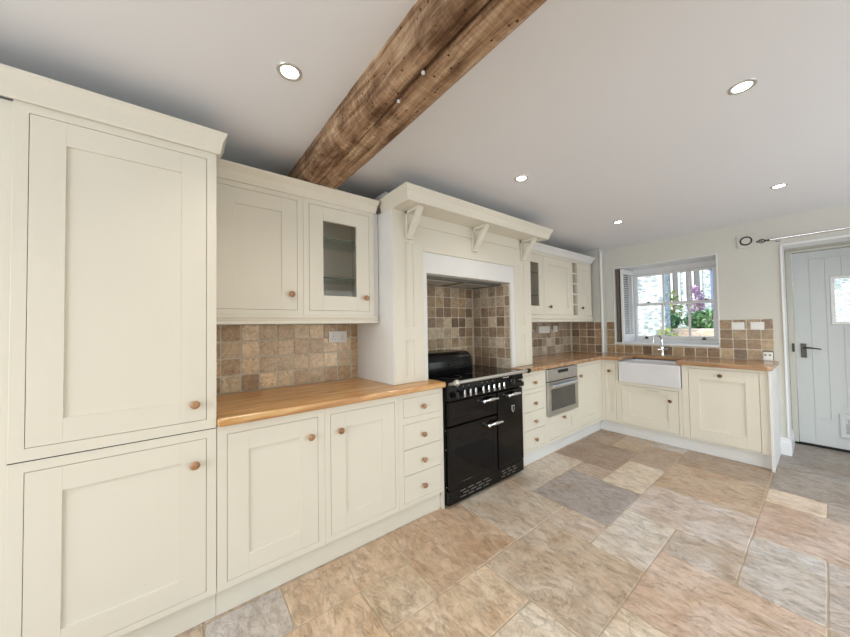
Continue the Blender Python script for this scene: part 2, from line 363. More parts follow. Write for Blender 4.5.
# ------------------------------------------------------------------ tiles
TONES = [(206, 182, 150), (188, 162, 130), (222, 206, 180), (172, 144, 114), (210, 190, 160), (196, 170, 136), (180, 156, 128), (214, 192, 160)]
def tiles(name, label, rects, size, f, tones=TONES, group=None, brick=False, offs=(0, 0)):
    """rects: list of (u0,u1,v0,v1) clip regions; f(u,v,w)->xyz with w = outwards"""
    mb = MB(); cl = mb.bm.loops.layers.float_color.new('Col')
    cell = {}
    for (a0, a1, b0, b1) in rects:
        u0 = min(r[0] for r in rects)-offs[0]; v0 = min(r[2] for r in rects)-offs[1]
        i = 0
        while u0+i*size < a1:
            j = 0
            while v0+j*size < b1:
                g = .003
                p0, p1 = max(a0, u0+i*size)+g, min(a1, u0+(i+1)*size)-g
                q0, q1 = max(b0, v0+j*size)+g, min(b1, v0+(j+1)*size)-g
                j += 1
                if p1-p0 < .012 or q1-q0 < .012: continue
                key = (i, j)
                if key not in cell:
                    c = random.choice(tones); k = random.uniform(.95, 1.4); cell[key] = tuple(min(1, v*k) for v in lin(*c)[:3])+(1,)
                jit = lambda: random.uniform(-.0014, .0014); cc = min(.007, (p1-p0)*.2, (q1-q0)*.2)
                per = []
                for (px, py, dx, dy) in ((p0, q0, 1, 0), (p1, q0, 0, 1), (p1, q1, -1, 0), (p0, q1, 0, -1)):
                    sx = 1 if px == p0 else -1; sy = 1 if py == q0 else -1
                    a = (px+jit(), py+sy*cc+jit()); b = (px+sx*cc+jit(), py+jit())
                    per += [a, b] if (px == p0) == (py == q0) else [b, a]
                cx, cy = (p0+p1)/2, (q0+q1)/2; h = random.uniform(.0055, .0075)
                ins = lambda p, d: (p[0]+(d if p[0] < cx else -d), p[1]+(d if p[1] < cy else -d))
                r0 = [mb.bm.verts.new(f(*p, .0)) for p in per]; r1 = [mb.bm.verts.new(f(*p, h-.003)) for p in per]; r2 = [mb.bm.verts.new(f(*ins(p, .003), h)) for p in per]
                fs = []; N = len(per)
                for a, b in ((r0, r1), (r1, r2)):
                    for k in range(N): fs.append(mb.bm.faces.new((a[k], a[(k+1) % N], b[(k+1) % N], b[k])))
                fs.append(mb.bm.faces.new(r2)); fs.append(mb.bm.faces.new(r0[::-1]))
                for fc in fs:
                    for l in fc.loops: l[cl] = cell[key]
            i += 1
    o = mb.build(name, M['tile']); tag(o, label, 'tiles', group)
    gb = MB()
    for (a0, a1, b0, b1) in rects:
        P = [f(a0, b0, .0004), f(a1, b1, .004)]
        gb.box(P[0][0], P[1][0], P[0][1], P[1][1], P[0][2], P[1][2])
    gb.build('grout', M['grout'], o, world=True)
    return o
ZT = .921
LW = lambda u, v, w: (.0005+w, u, v)
tiles('tiled_splashback', 'low tumbled travertine splashback behind the long oak worktop, under the pair of wall cupboards', [(.49, 1.478, ZT, 1.352)], .108, LW, offs=(.05, 0))
tiles('tiled_splashback', 'travertine tiles across the back of the range cooker alcove', [(1.822, 2.818, .90, 1.72)], .101, LW, [(178, 160, 136), (158, 138, 114), (136, 116, 96), (190, 176, 154), (170, 148, 120)], offs=(.03, .0))
tiles('tiled_splashback', 'tumbled travertine tiles on the right hand cheek of the cooker alcove', [(.012, .478, .90, 1.72)], .101, lambda u, v, w: (u, 2.823-w, v), [(182, 170, 154), (148, 130, 114), (196, 186, 172), (166, 148, 130)])
tiles('tiled_splashback', 'travertine splashback between the cooker surround and the far corner, above the built-in oven run', [(3.165, 4.895, ZT, 1.349)], .107, LW, [(184, 172, 156), (158, 140, 122), (194, 184, 170), (142, 122, 106)])
tiles('tiled_splashback', 'narrow strip of tiles on the corner boxing beside the white pipe', [(.014, .424, ZT, 1.345)], .107, lambda u, v, w: (u, 4.912-w, v), [(148, 126, 104), (162, 142, 118), (132, 110, 92)])
tiles('tiled_splashback', 'brown travertine tiles around and beneath the sash window behind the sink', [(.433, WX0-.004, ZT, 1.343), (WX0-.004, WX1+.004, ZT, WZ0-.012), (WX1+.004, 1.995, ZT, 1.343)], .1055, lambda u, v, w: (u, YB-.0005-w, v),
      [(152, 130, 102), (138, 114, 88), (172, 152, 122), (160, 138, 108), (122, 98, 78)])

# ------------------------------------------------------------------ cabinetry
L90 = PI/2
KNOB = [(.0, 0), (.009, 0), (.0075, .004), (.007, .010), (.0125, .014), (.0175, .019), (.0185, .024), (.016, .029), (.009, .0325), (.0, .033)]
def knob(door, s, z, mat='knob', y=0, sc=1.):
    k = MB(); k.lathe([(r*sc, h*sc) for r, h in KNOB], (s, y, z), 'y', 20, -1)
    return k.build('knob', M[mat], door, smooth=True)
def door_mesh(s0, s1, z0, z1, st, glass=None, y=0, rec=.007):
    mb = MB(); t = .02
    if st is None: mb.box(s0, s1, y, y+t, z0, z1); return mb
    if isinstance(st, (int, float)): st = (st, st, st, st)  # left, right, bottom, top
    l, r, b, tp = st
    mb.box(s0, s0+l, y, y+t, z0, z1); mb.box(s1-r, s1, y, y+t, z0, z1)
    mb.box(s0+l, s1-r, y, y+t, z0, z0+b); mb.box(s0+l, s1-r, y, y+t, z1-tp, z1)
    if not glass: mb.box(s0+l-.001, s1-r+.001, y+rec, y+t-.002, z0+b-.001, z1-tp+.001)
    return mb
def unit(name, label, cat, loc, rz, w, depth, z0, z1, fronts, hollow=False,  group=None, kmat='knob', carc_z0=None, extra=None):
    t = thing(name, label, cat, loc, rz, group)
    cz0 = z0 if carc_z0 is None else carc_z0
    if hollow:
        c = MB(); a = .018
        c.box(.001, a, .0215, depth, cz0, z1); c.box(w-a, w-.001, .0215, depth, cz0, z1); c.box(a, w-a, .0215, depth, cz0, cz0+a); c.box(a, w-a, .0215, depth, z1-a, z1); c.box(a, w-a, depth-.01, depth, cz0+a, z1-a)
    else: c = bx(.001, w-.001, .0215, depth, cz0, z1)
    c.build('carcass', M['cream'], t)
    g = .0028 if loc[1] > 3 else .0018
    holes = [(f['s'][0]-g, f['s'][1]+g, f['z'][0]-g, f['z'][1]+g) for f in fronts]
    m = MB(); m.plate([0, w], [z0, z1], holes, 0, .021, lambda u, v, q: (u, q, v)); m.build('face_frame', M['cream'], t, bevel=.0012)
    for f in fronts:
        if f['kind'] == 'open': continue
        (s0, s1), (a, b) = f['s'], f['z']
        gl = f['kind'] == 'glass'
        d = door_mesh(s0, s1, a, b, f.get('st', .088), glass=gl, rec=.012 if loc[1] > 3 else .007).build('drawer' if f['kind'] == 'drawer' else 'door', M['cream'], t, bevel=.0009)
        if gl:
            l, r, bb, tp = f['st'] if not isinstance(f['st'], (int, float)) else (f['st'],)*4
            bx(s0+l-.004, s1-r+.004, .010, .014, a+bb-.004, b-tp+.004).build('glass_pane', M['glass'], d)
        if f.get('knob'): knob(d, *f['knob'], mat=f.get('kmat', kmat), sc=f.get('ks', 1))
    return t

# tall larder cupboard
TY = -.11
def S_(y): return y-TY
tall = unit('tall_cupboard', 'tall cream larder cupboard with two stacked panelled doors, nearest the camera on the left', 'cupboard', (.6, TY, 0), L90, .594, .598, .132, 2.15,
    [dict(kind='door', s=(.038, .555), z=(.921, 2.107), st=(.088, .090, .088, .088), knob=(.515, .996)), dict(kind='door', s=(.038, .555), z=(.161, .835), st=(.088, .090, .091, .088), knob=(.515, .733))])
bx(-.001, .595, -.0012, .002, .8735, .8765).build('joint_line', M['blackgap'], tall)
CORN = lambda z, h=.075, o=.062: [(0, z), (.008, z), (.012, z+.008), (o*.55, z+h*.55), (o-.003, z+h-.012), (o, z+h-.008), (o, z+h), (0, z+h)]
m = MB(); m.sweep([(.604, -1.3), (.604, .487), (.44, .487)], [(o, z) for o, z in CORN(2.141, .094, .036)])
m2 = m; tag(m2.build('cornice', M['cream']), 'deep flared cream cornice along the top of the tall larder cupboard', 'cornice')
# panel left of the larder, running out of frame
e = thing('end_panel', 'plain cream filler panel at the left edge, beside the tall larder cupboard', 'panel', (.585, -.45, .132))
bx(.002, .590, -1.3, TY-.0015, .132, 2.139).build('panel', M['cream'], e, world=True)
m = bx(.002, .556, -1.3, .484, 0, .131); tag(m.build('plinth', M['cream']), 'recessed cream plinth under the tall larder cupboard', 'plinth')

# wall cupboards, left pair
UY = .486
c1 = unit('wall_cupboard', 'cream wall cupboard with a solid panelled door, directly right of the tall larder', 'cupboard', (.343, .4865, 0), L90, .4645, .34, 1.403, 2.15,
    [dict(kind='door', s=(.0125, .4275), z=(1.436, 2.111), st=.088, knob=(.392, 1.53))])
glz = unit('wall_cupboard', 'cream wall cupboard with a glazed door showing two glass shelves', 'cupboard', (.343, .952, 0), L90, .493, .34, 1.403, 2.15,
    [dict(kind='glass', s=(.037, .452), z=(1.436, 2.111), st=(.088, .093, .097, .09), knob=(.42, 1.527))], hollow=True)
for z in (1.657, 1.92):
    sh = bx(.02, .473, .05, .32, z-.003, z+.003).build('glass_shelf', M['shelfglass'], glz)
    bx(.02, .473, .0475, .0502, z-.003, z+.003).build('shelf_edge', M['shelfedge'], sh)
m = MB(); m.sweep([(.345, .488), (.345, 1.458)], CORN(2.141, .075, .064)); tag(m.build('cornice', M['cream']), 'flared cream cornice over the left pair of wall cupboards', 'cornice')
PEL = lambda z0, z1: [(-.018, z0), (0, z0), (.0, z1-.03), (.004, z1-.026), (.004, z1-.022), (.009, z1-.012), (.009, z1), (-.018, z1)]
m = MB(); m.sweep([(.345, .488), (.345, 1.458)], PEL(1.352, 1.4025)); tag(m.build('light_pelmet', M['cream']), 'moulded cream light pelmet under the left pair of wall cupboards', 'pelmet')

# ---- chimney surround
ch = thing('cooker_surround', 'cream panelled mantel surround built over the black range cooker', 'mantel surround', (.25, 2.32, .921))
def W(mb, name, mat='cream', bev=.001, parent=None, **k): return mb.build(name, M[mat], parent or ch, bevel=bev, world=True, **k)
PX = .494
m = MB(); m.prism([(0, 1.468), (.4935, 1.505), (.4935, 1.512), (.47, 1.5185), (0, 1.5185)], 'z', .922, 2.149); W(m, 'side_panel', 'wside')
W(bx(.29, .328, 1.4455, 1.486, 1.352, 2.149), 'scribe_filler', 'wside')
W(bx(.0, .470, 1.519, 1.815, .922, 2.149), 'inner_cheek')
def pilaster(y0, y1, pa, pb):
    mb = MB(); mb.plate([y0, y1], [.922, 2.149], [(pa, pb, .965, 1.226), (pa, pb, 1.322, 1.93)], PX, .471, lambda u, v, w: (w, u, v))
    mb.box(.471, .484, pa-.001, pb+.001, .964, 1.227); mb.box(.471, .484, pa-.001, pb+.001, 1.321, 1.931)
    W(mb, 'pilaster')
pilaster(1.513, 1.776, 1.609, 1.688)
pilaster(2.884, 3.15, 2.96, 3.04)
W(bx(.0, .470, 2.824, 3.15, .922, 2.149), 'inner_cheek')
W(bx(.47, PX, 1.7765, 2.8835, 1.884, 2.149), 'frieze'); W(bx(PX, PX+.012, 1.7, 2.95, 2.06, 2.149), 'frieze_board')
m = MB(); m.plate([1.7775, 2.8825], [.922, 1.8825], [(1.809, 2.824, .91, 1.7245)], PX-.004, .40, lambda u, v, w: (w, u, v)); W(m, 'opening_lining', 'wside')
W(bx(.0, .47, 1.8151, 2.8235, 1.73, 1.80), 'alcove_ceiling', 'wside')
hd = W(bx(.02, .39, 1.83, 2.81, 1.708, 1.7295), 'extractor_hood', 'shadowgrey'); 
for y0, y1 in ((1.92, 2.28), (2.36, 2.72)): W(bx(.07, .33, y0, y1, 1.704, 1.709), 'grease_filter', 'satin', parent=hd)
W(bx(.0, .684, 1.513, 3.149, 2.1495, 2.172), 'mantel_shelf')
W(bx(.0, .40, 1.51, 3.13, 2.173, 2.30), 'top_box', 'wside')
m = MB(); m.sweep([(.36, 1.512), (.685, 1.512), (.685, 3.15), (.36, 3.15)], CORN(2.145, .09, .045)); W(m, 'mantel_cornice', bev=0)
for yc in (1.64, 2.32, 3.005):
    b = MB(); a = .0225
    b.box(PX+.0005, PX+.022, yc-a, yc+a, 1.955, 2.149)
    b.box(PX+.0005, PX+.160, yc-a, yc+a, 2.128, 2.149)
    b.box(PX+.0005, PX+.034, yc-a-.004, yc+a+.004, 1.950, 1.966)
    b.prism([(PX+.012, 1.966), (PX+.034, 1.966), (PX+.158, 2.128), (PX+.128, 2.128)], 'y', yc-a, yc+a)
    W(b, 'corbel', bev=.002)

# ---- base run left of cooker
DZ = (.165, .835)
unit('base_cupboard', 'cream base cupboard with knob at its top right, beside the tall larder', 'cupboard', (.6, .4865, 0), L90, .498, .595, .132, .8795,
    [dict(kind='door', s=(.040, .459), z=DZ, st=(.087, .092, .087, .088), knob=(.42, .74))])
unit('base_cupboard', 'cream base cupboard with knob at its top left, next to the four small drawers', 'cupboard', (.6, .985, 0), L90, .484, .595, .132, .8795,
    [dict(kind='door', s=(.034, .456), z=DZ, st=(.09, .092, .09, .087), knob=(.088, .738))])
DR = [(.718, .843), (.508, .672), (.337, .502), (.162, .331)]
def drawer_unit(label, y0, w, s0, s1, kz):
    return unit('drawer_cabinet', label, 'drawers', (.6, y0, 0), L90, w, .595, .132, .8795, [dict(kind='drawer', s=(s0, s1), z=z, st=None, knob=((s0+s1)/2, k), ks=.95) for z, k in zip(DR, kz)])
drawer_unit('narrow stack of four cream drawers immediately left of the black range cooker', 1.4695, .38, .04, .36, (.776, .586, .413, .24))
bx(.002, .585, 1.85, 1.867, 0, .879).build('x', M['cream'])
o = bpy.data.objects['x']; o.name = 'end_panel'; tag(o, 'thin cream end panel reaching the floor between the left drawers and the range', 'panel')
tag(bx(.02, .558, .4855, 1.849, 0, .131).build('plinth', M['cream']), 'recessed cream plinth under the cupboards left of the range', 'plinth')
def worktop_strip(pts, mat, bevel=.006):
    m = MB(); m.prism(pts, 'z', .88, .92); return m
o = worktop_strip([(.001, .4865), (.632, .4865), (.632, 1.864), (.001, 1.864)], None).build('worktop', M['oak'], bevel=.012, seg=3)
tag(o, 'long golden oak worktop between the tall larder and the range cooker', 'worktop')

# ---- base run right of cooker
tag(bx(.002, .585, 2.79, 2.806, 0, .879).build('end_panel', M['cream']), 'thin cream end panel on the far side of the range', 'panel')
drawer_unit('narrow stack of four cream drawers to the right of the range, beside the built-in oven', 2.8065, .3985, .03, .37, (.772, .578, .408, .236))
ov = unit('oven_housing', 'cream oven housing with a shallow panelled drawer below the oven', 'cupboard', (.6, 3.205, 0), L90, .625, .595, .132, .8795,
    [dict(kind='open', s=(.004, .616), z=(.404, .874)), dict(kind='drawer', s=(.04, .59), z=(.162, .385), st=(.09, .09, .06, .06), knob=(.315, .352))])
bpy.data.objects.remove([c for c in ov.children if c.name.startswith('carcass')][0])
m = MB(); m.box(.001, .002, .0215, .595, .132, .879); m.box(.623, .624, .0215, .595, .132, .879); m.box(.002, .623, .0215, .595, .386, .400); m.box(.002, .623, .0215, .595, .132, .146); m.box(.002, .623, .585, .595, .146, .386)
m.build('carcass', M['cream'], ov)
unit('base_cupboard', 'cream base cupboard between the built-in oven and the inner corner', 'cupboard', (.6, 3.8305, 0), L90, .629, .595, .132, .8795,
    [dict(kind='door', s=(.025, .585), z=DZ, st=(.088, .088, .088, .088), knob=(.068, .735))])
tag(bx(.02, .552, 2.807, 4.53, 0, .131).build('plinth', M['wside']), 'recessed pale plinth below the oven run', 'plinth')

# built-in oven
on = thing('built_in_oven', 'stainless steel built-in oven with a bar handle and grey glass door', 'oven', (.6, 3.21, .405), L90)
def O(mb, name, mat, parent=None, **k): return mb.build(name, M[mat], parent or on, **k)
O(bx(.004, .596, .004, .55, .004, .462), 'body', 'dark')
cp = O(bx(0, .60, -.018, .003, .345, .466), 'control_panel', 'steel', bevel=.002)
O(bx(.20, .40, -.0195, -.0175, .415, .448), 'display', 'bglass', cp)
for s in (.235, .275, .33, .37): 
    b = MB(); b.lathe([(.0, 0), (.009, 0), (.009, .004), (.0, .004)], (s, -.018, .385), 'y', 16, -1); O(b, 'button', 'satin', cp, smooth=True)
m = MB(); m.plate([0, .60], [0, .336], [(.055, .545, .05, .265)], -.022, .003, lambda u, v, w: (u, w, v)); dr = O(m, 'door', 'steel', bevel=.002)
O(bx(.055, .545, -.016, -.01, .05, .265), 'door_glass', 'oglass', dr)
b = MB(); b.tube([(.045, -.05, .302), (.535, -.05, .302)], .011, 14)
for s in (.075, .525): b.tube([(s, -.02, .302), (s, -.048, .302)], .008, 10)
O(b, 'handle', 'chrome', dr, smooth=True)
O(bx(.01, .59, -.019, -.004, .337, .344), 'vent_slot', 'dark')

# ---- sink run under the window (front face at y = 4.46)
FY = 4.46
SX = lambda a, x0: a-x0
unit('base_cupboard', 'very narrow cream corner cupboard left of the white sink', 'cupboard', (.6005, FY, 0), 0, .1815, .59, .132, .8795,
    [dict(kind='door', s=(.034, .154), z=(.15, .852), st=(.03, .03, .088, .088), knob=(.088, .745), kmat='brass', ks=.95)])
sk = unit('base_cupboard', 'cream sink base cupboard, low panelled door below the white ceramic sink', 'cupboard', (.783, FY, 0), 0, .601, .59, .132, .632,
    [dict(kind='door', s=(.03, .567), z=(.15, .592), st=(.088, .09, .11, .055), knob=(.50, .485), kmat='brass', ks=.95)])
bx(.285, .405, -.003, .0005, .563, .570).build('vent_slot', M['satin'], sk)
for a, b_ in ((.783, .798), (1.369, 1.384)): pass
unit('base_cupboard', 'wide cream panelled cupboard front at the right end of the sink run', 'cupboard', (1.3855, FY, 0), 0, .6095, .59, .132, .8795,
    [dict(kind='door', s=(.055, .55), z=(.145, .852), st=(.082, .088, .11, .105), knob=(.295, .800), kmat='brass', ks=.98)])
tag(bx(1.9955, 2.012, 4.437, 5.063, .0, .8795).build('end_panel', M['wside'], bevel=.0015), 'pale end panel to the floor closing the right end of the sink run', 'panel')
tag(bx(.5525, 1.994, 4.506, 4.53, 0, .131).build('plinth', M['wside'], bevel=.001), 'pale plinth below the sink cupboards', 'plinth')
# belfast sink
sn = thing('ceramic_sink', 'white rectangular ceramic butler sink under the window', 'sink', (1.085, 4.70, .634))
m = MB()
x0, x1, y0, y1 = .800, 1.379, 4.428, 4.905
outer = [(x0, y0), (x1, y0), (x1, y1), (x0, y1)]; ins = lambda d: [(x0+d, y0+d), (x1-d, y0+d), (x1-d, y1-d), (x0+d, y1-d)]
m.rings([[(*p, .636) for p in outer], [(*p, .868) for p in outer], [(*p, .868) for p in ins(.028)], [(*p, .70) for p in ins(.034)], [(*p, .685) for p in ins(.05)]])
m.build('basin', M['ceramic'], sn, bevel=.006, world=True, seg=3)
m = MB(); m.lathe([(.0, 0), (.035, 0), (.04, .003), (.03, .004), (.0, .002)], (1.085, 4.66, .6855)); m.build('drain', M['chrome'], sn, smooth=True, world=True)
# L-shaped worktop around the sink
pts = [(.001, 2.825), (.476, 2.825), (.476, 2.79), (.632, 2.79), (.632, 4.43), (.818, 4.43), (.818, 4.88), (1.345, 4.88), (1.345, 4.43), (1.99, 4.43), (2.022, 4.46), (2.022, 5.061), (.433, 5.061), (.433, 4.909), (.001, 4.909)]
o = MB(); o.prism(pts, 'z', .88, .92); o = o.build('worktop', M['oakx'], bevel=.008, seg=3)
tag(o, 'L-shaped oak worktop wrapping from the range cooker round behind the white sink', 'worktop')
# mixer tap
tp = thing('mixer_tap', 'chrome swan-neck mixer tap with a side lever behind the sink', 'tap', (1.09, 4.965, .92))
b = MB(); b.lathe([(.0, 0), (.03, 0), (.03, .006), (.022, .012), (.019, .03), (.021, .05), (.019, .07), (.021, .10), (.017, .115), (.012, .13), (.0115, .2), (.0, .2)], (0, 0, .0005)); b.build('body', M['chrome'], tp, smooth=True)
pts = [(0, 0, .19)]+[(0-.055*(1-math.cos(a))*.5, -.06*(1-math.cos(a)), .19+.055*math.sin(a)) for a in [i*PI/10 for i in range(1, 11)]]+[(-.055, -.122, .165)]
b = MB(); b.tube(pts, .0105, 12); b.build('spout', M['chrome'], tp, smooth=True)
b = MB(); b.tube([(0, 0, .075), (.055, -.012, .085)], [.016, .014], 12); b.tube([(.05, -.012, .083), (.082, -.02, .125)], [.006, .004], 8)
for a in range(4): pass
b.build('lever', M['chrome'], tp, smooth=True)
b = MB(); b.tube([(0, 0, .075), (-.045, -.01, .07)], [.015, .012], 12); b.build('filter_handle', M['chrome'], tp, smooth=True)

# ---- wall cupboards right of the surround
unit('wall_cupboard', 'narrow cream wall cupboard with a slim glazed door, right of the mantel surround', 'cupboard', (.343, 3.165, 0), L90, .465, .34, 1.403, 2.15,
    [dict(kind='glass', s=(.035, .452), z=(1.436, 2.111), st=(.085, .075, .097, .09))], hollow=True)
gc = [o for o in COL.objects if o.name.startswith('wall_cupboard')][-1]
for z in (1.657, 1.92):
    sh = bx(.02, .445, .05, .32, z-.003, z+.003).build('glass_shelf', M['shelfglass'], gc); bx(.02, .445, .0475, .0502, z-.003, z+.003).build('shelf_edge', M['shelfedge'], sh)
unit('wall_cupboard', 'cream wall cupboard with solid door between the slim glazed cupboard and the wine rack', 'cupboard', (.343, 3.631, 0), L90, .665, .34, 1.403, 2.15,
    [dict(kind='door', s=(.02, .645), z=(1.436, 2.111), st=.088, knob=(.12, 1.528), kmat='brass')])
wr = unit('wine_rack', 'slim cream wine rack with five stacked openings near the corner', 'wine rack', (.343, 4.297, 0), L90, .155, .34, 1.403, 2.15, [dict(kind='open', s=(.018, .137), z=(1.436, 2.111))], hollow=True)
for i in range(4):
    z = 1.436+.135*(i+1); bx(.0185, .1365, .004, .32, z-.009, z+.009).build('divider', M['cream'], wr)
unit('wall_cupboard', 'last cream wall cupboard of the run, single door beside the corner boxing', 'cupboard', (.343, 4.453, 0), L90, .365, .34, 1.403, 2.15,
    [dict(kind='door', s=(.02, .345), z=(1.436, 2.111), st=.075, knob=(.075, 1.53), kmat='brass')])
m = MB(); m.sweep([(.345, 3.225), (.345, 4.822), (.02, 4.822)], CORN(2.150, .078, .05)); tag(m.build('cornice', M['wside']), 'flared white cornice over the wall cupboards right of the surround', 'cornice')
m = MB(); m.sweep([(.345, 3.168), (.345, 4.82), (.02, 4.82)], PEL(1.352, 1.4025)); tag(m.build('light_pelmet', M['cream']), 'cream light pelmet under the wall cupboards right of the surround', 'pelmet')

# ------------------------------------------------------------------ range cooker
rg = thing('range_cooker', 'black enamel range cooker with chrome handles and a long front rail', 'range cooker', (.31, 2.327, 0))
def G(mb, name, mat, parent=None, **k): return mb.build(name, M[mat], parent or rg, world=True, **k)
RY0, RY1 = 1.872, 2.784
G(bx(.03, .598, RY0, RY1, .02, .895), 'body', 'enamel2', bevel=.003)
hob = G(bx(.03, .625, RY0-.001, RY1+.001, .896, .912), 'hob', 'bglass', bevel=.003)
for (x, y, r) in ((.2, 2.05, .075), (.45, 2.07, .09), (.32, 2.33, .11), (.2, 2.6, .09), (.45, 2.6, .075)):
    b = MB(); n = 40
    b.rings([[(x+rr*math.cos(2*PI*k/n), y+rr*math.sin(2*PI*k/n), zz) for k in range(n)] for rr, zz in ((r, .9121), (r, .9125), (r-.004, .9125), (r-.004, .9121), (r, .9121))], caps=False); G(b, 'cooking_zone', 'shadowgrey', hob)
m = MB(); m.prism([(.599, .775), (.640, .775), (.643, .79), (.628, .885), (.622, .895), (.599, .895)], 'y', RY0, RY1); cpn = G(m, 'control_panel', 'enamel', bevel=.002)
ys = [1.945, 1.998, 2.065, 2.125, 2.205, 2.265, 2.325, 2.385, 2.44]
ys = [2.001, 2.062, 2.12, 2.205, 2.27, 2.335, 2.40, 2.46]
for y in ys:
    b = MB(); b.lathe([(.0, 0), (.021, 0), (.021, .004), (.016, .008), (.0155, .03), (.012, .036), (.0, .037)], (.6385, y, .822), 'x', 20)
    k = G(b, 'knob', 'enamel', cpn, smooth=True)
    b = MB(); b.prism([(y-.008, .797), (y+.008, .797), (y+.011, .822), (y+.007, .852), (y-.007, .852), (y-.011, .822)], 'x', .660, .682); G(b, 'grip', 'chrome', k, bevel=.003)
b = MB(); b.lathe([(.0, 0), (.021, 0), (.021, .004), (.016, .008), (.0155, .03), (.0, .037)], (.6385, 1.93, .82), 'x', 20); k = G(b, 'knob', 'enamel2', cpn, smooth=True)
b = MB(); b.prism([(1.923, .80), (1.937, .80), (1.939, .822), (1.936, .84), (1.924, .84), (1.921, .822)], 'x', .664, .684); G(b, 'grip', 'pewter', k, bevel=.003)
b = MB(); b.lathe([(.0, 0), (.034, 0), (.034, .006), (.029, .01), (.0, .01)], (.636, 2.62, .832), 'x', 28); ck = G(b, 'timer_dial', 'bglass', cpn, smooth=True)
b = MB(); b.lathe([(.0, 0), (.018, 0), (.015, .028), (.0, .03)], (.637, 2.735, .835), 'x', 20); G(b, 'knob', 'chrome', cpn, smooth=True)
b = MB(); b.box(.6315, .6325, 2.50, 2.58, .872, .880); G(b, 'name_badge', 'satin', cpn)
for y in (1.97, 2.03, 2.09, 2.24, 2.30, 2.37): 
    b = MB(); b.lathe([(.0, 0), (.003, 0), (.003, .0015), (0, .0015)], (.6325, y, .868), 'x', 10); G(b, 'indicator', 'satin', cpn)
# doors
def rdoor(y0, y1, z0, z1, name='oven_door', inset=True):
    m = MB()
    if inset:
        m.plate([y0, y1], [z0, z1], [(y0+.05, y1-.05, z0+.04, z1-.045)], .628, .5995, lambda u, v, w: (w, u, v)); d = G(m, name, 'enamel', bevel=.003)
        G(bx(.61, .6255, y0+.05, y1-.05, z0+.04, z1-.045), 'door_panel', 'bglass', d)
    else: m.box(.5995, .628, y0, y1, z0, z1); d = G(m, name, 'enamel', bevel=.004, seg=3)
    return d
def rhandle(d, ya, yb, z):
    b = MB(); n = 14; pts = []; rr = []
    for i in range(n+1):
        t = i/n; pts.append((.652+.006*math.sin(PI*t), ya+(yb-ya)*t, z+.006*math.sin(PI*t))); rr.append(.009+.006*math.sin(PI*t)**2)
    b.tube(pts, rr, 12)
    for y in (ya+.004, yb-.004): b.tube([(.628, y, z-.003), (.652, y, z)], [.013, .01], 10)
    b.lathe([(.0, -.016), (.012, -.012), (.017, 0), (.012, .012), (.0, .016)], (.653, ya, z), 'y', 14)
    G(b, 'handle', 'chrome', d, smooth=True)
d = rdoor(RY0+.01, 2.418, .592, .762); rhandle(d, 2.235, 2.41, .722)
d = rdoor(RY0+.01, 2.418, .125, .578); rhandle(d, 2.29, 2.46, .522)
d = rdoor(2.432, RY1-.008, .125, .762, inset=False); rhandle(d, 2.55, 2.715, .722)
m = MB(); m.prism([(2.615, .625), (2.655, .625), (2.655, .585), (2.635, .562), (2.615, .585)], 'x', .628, .632); bd = G(m, 'badge', 'satin', d, bevel=.002)
m = MB(); m.prism([(2.622, .618), (2.648, .618), (2.648, .59), (2.635, .573), (2.622, .59)], 'x', .632, .6335); G(m, 'badge_centre', 'pewter', bd)
m = bx(.5995, .622, RY0+.004, RY1-.004, .022, .118); pl = G(m, 'kick_panel', 'enamel', bevel=.002)
for z in (.052, .074, .096):
    for k in range(4):
        y = 1.99+.085*k+(.03 if z == .074 else 0); G(bx(.6215, .6235, y, y+.06, z-.004, z+.004), 'vent_slot', 'shadowgrey', pl)
        y = 2.47+.07*k+(.02 if z == .074 else 0)
        if k < 3: G(bx(.6215, .6235, y, y+.045, z-.004, z+.004), 'vent_slot', 'shadowgrey', pl)
for z in (.15, .42, .56):
    b = MB(); b.lathe([(.0, 0), (.006, 0), (.006, .004), (0, .005)], (.6, RY0+.006, z), 'x', 10); G(b, 'hinge_screw', 'chrome')
for y in (RY0+.05, RY1-.05):
    for x in (.08, .55):
        b = MB(); b.lathe([(.0, 0), (.018, 0), (.018, .02), (.0, .02)], (x, y, 0), 'z', 12); G(b, 'foot', 'blackgap')
b = MB(); b.tube([(.70, 1.885, .918), (.70, 2.775, .918)], .013, 16); rl = G(b, 'towel_rail', 'satin', smooth=True)
b = MB(); b.tube([(.62, 1.90, .893), (.70, 1.90, .915)], [.013, .012], 12); b.lathe([(.0, -.026), (.016, -.022), (.023, -.008), (.023, .010), (.016, .02), (.0, .021)], (.70, 1.90, .917), 'y', 18); G(b, 'rail_bracket', 'satin', rl, smooth=True)
b = MB(); b.tube([(.62, 2.76, .893), (.70, 2.76, .915)], [.013, .012], 12); b.lathe([(.0, -.02), (.018, -.018), (.022, 0), (.018, .02), (.0, .022)], (.70, 2.765, .917), 'y', 18); G(b, 'rail_bracket', 'enamel', rl, smooth=True)
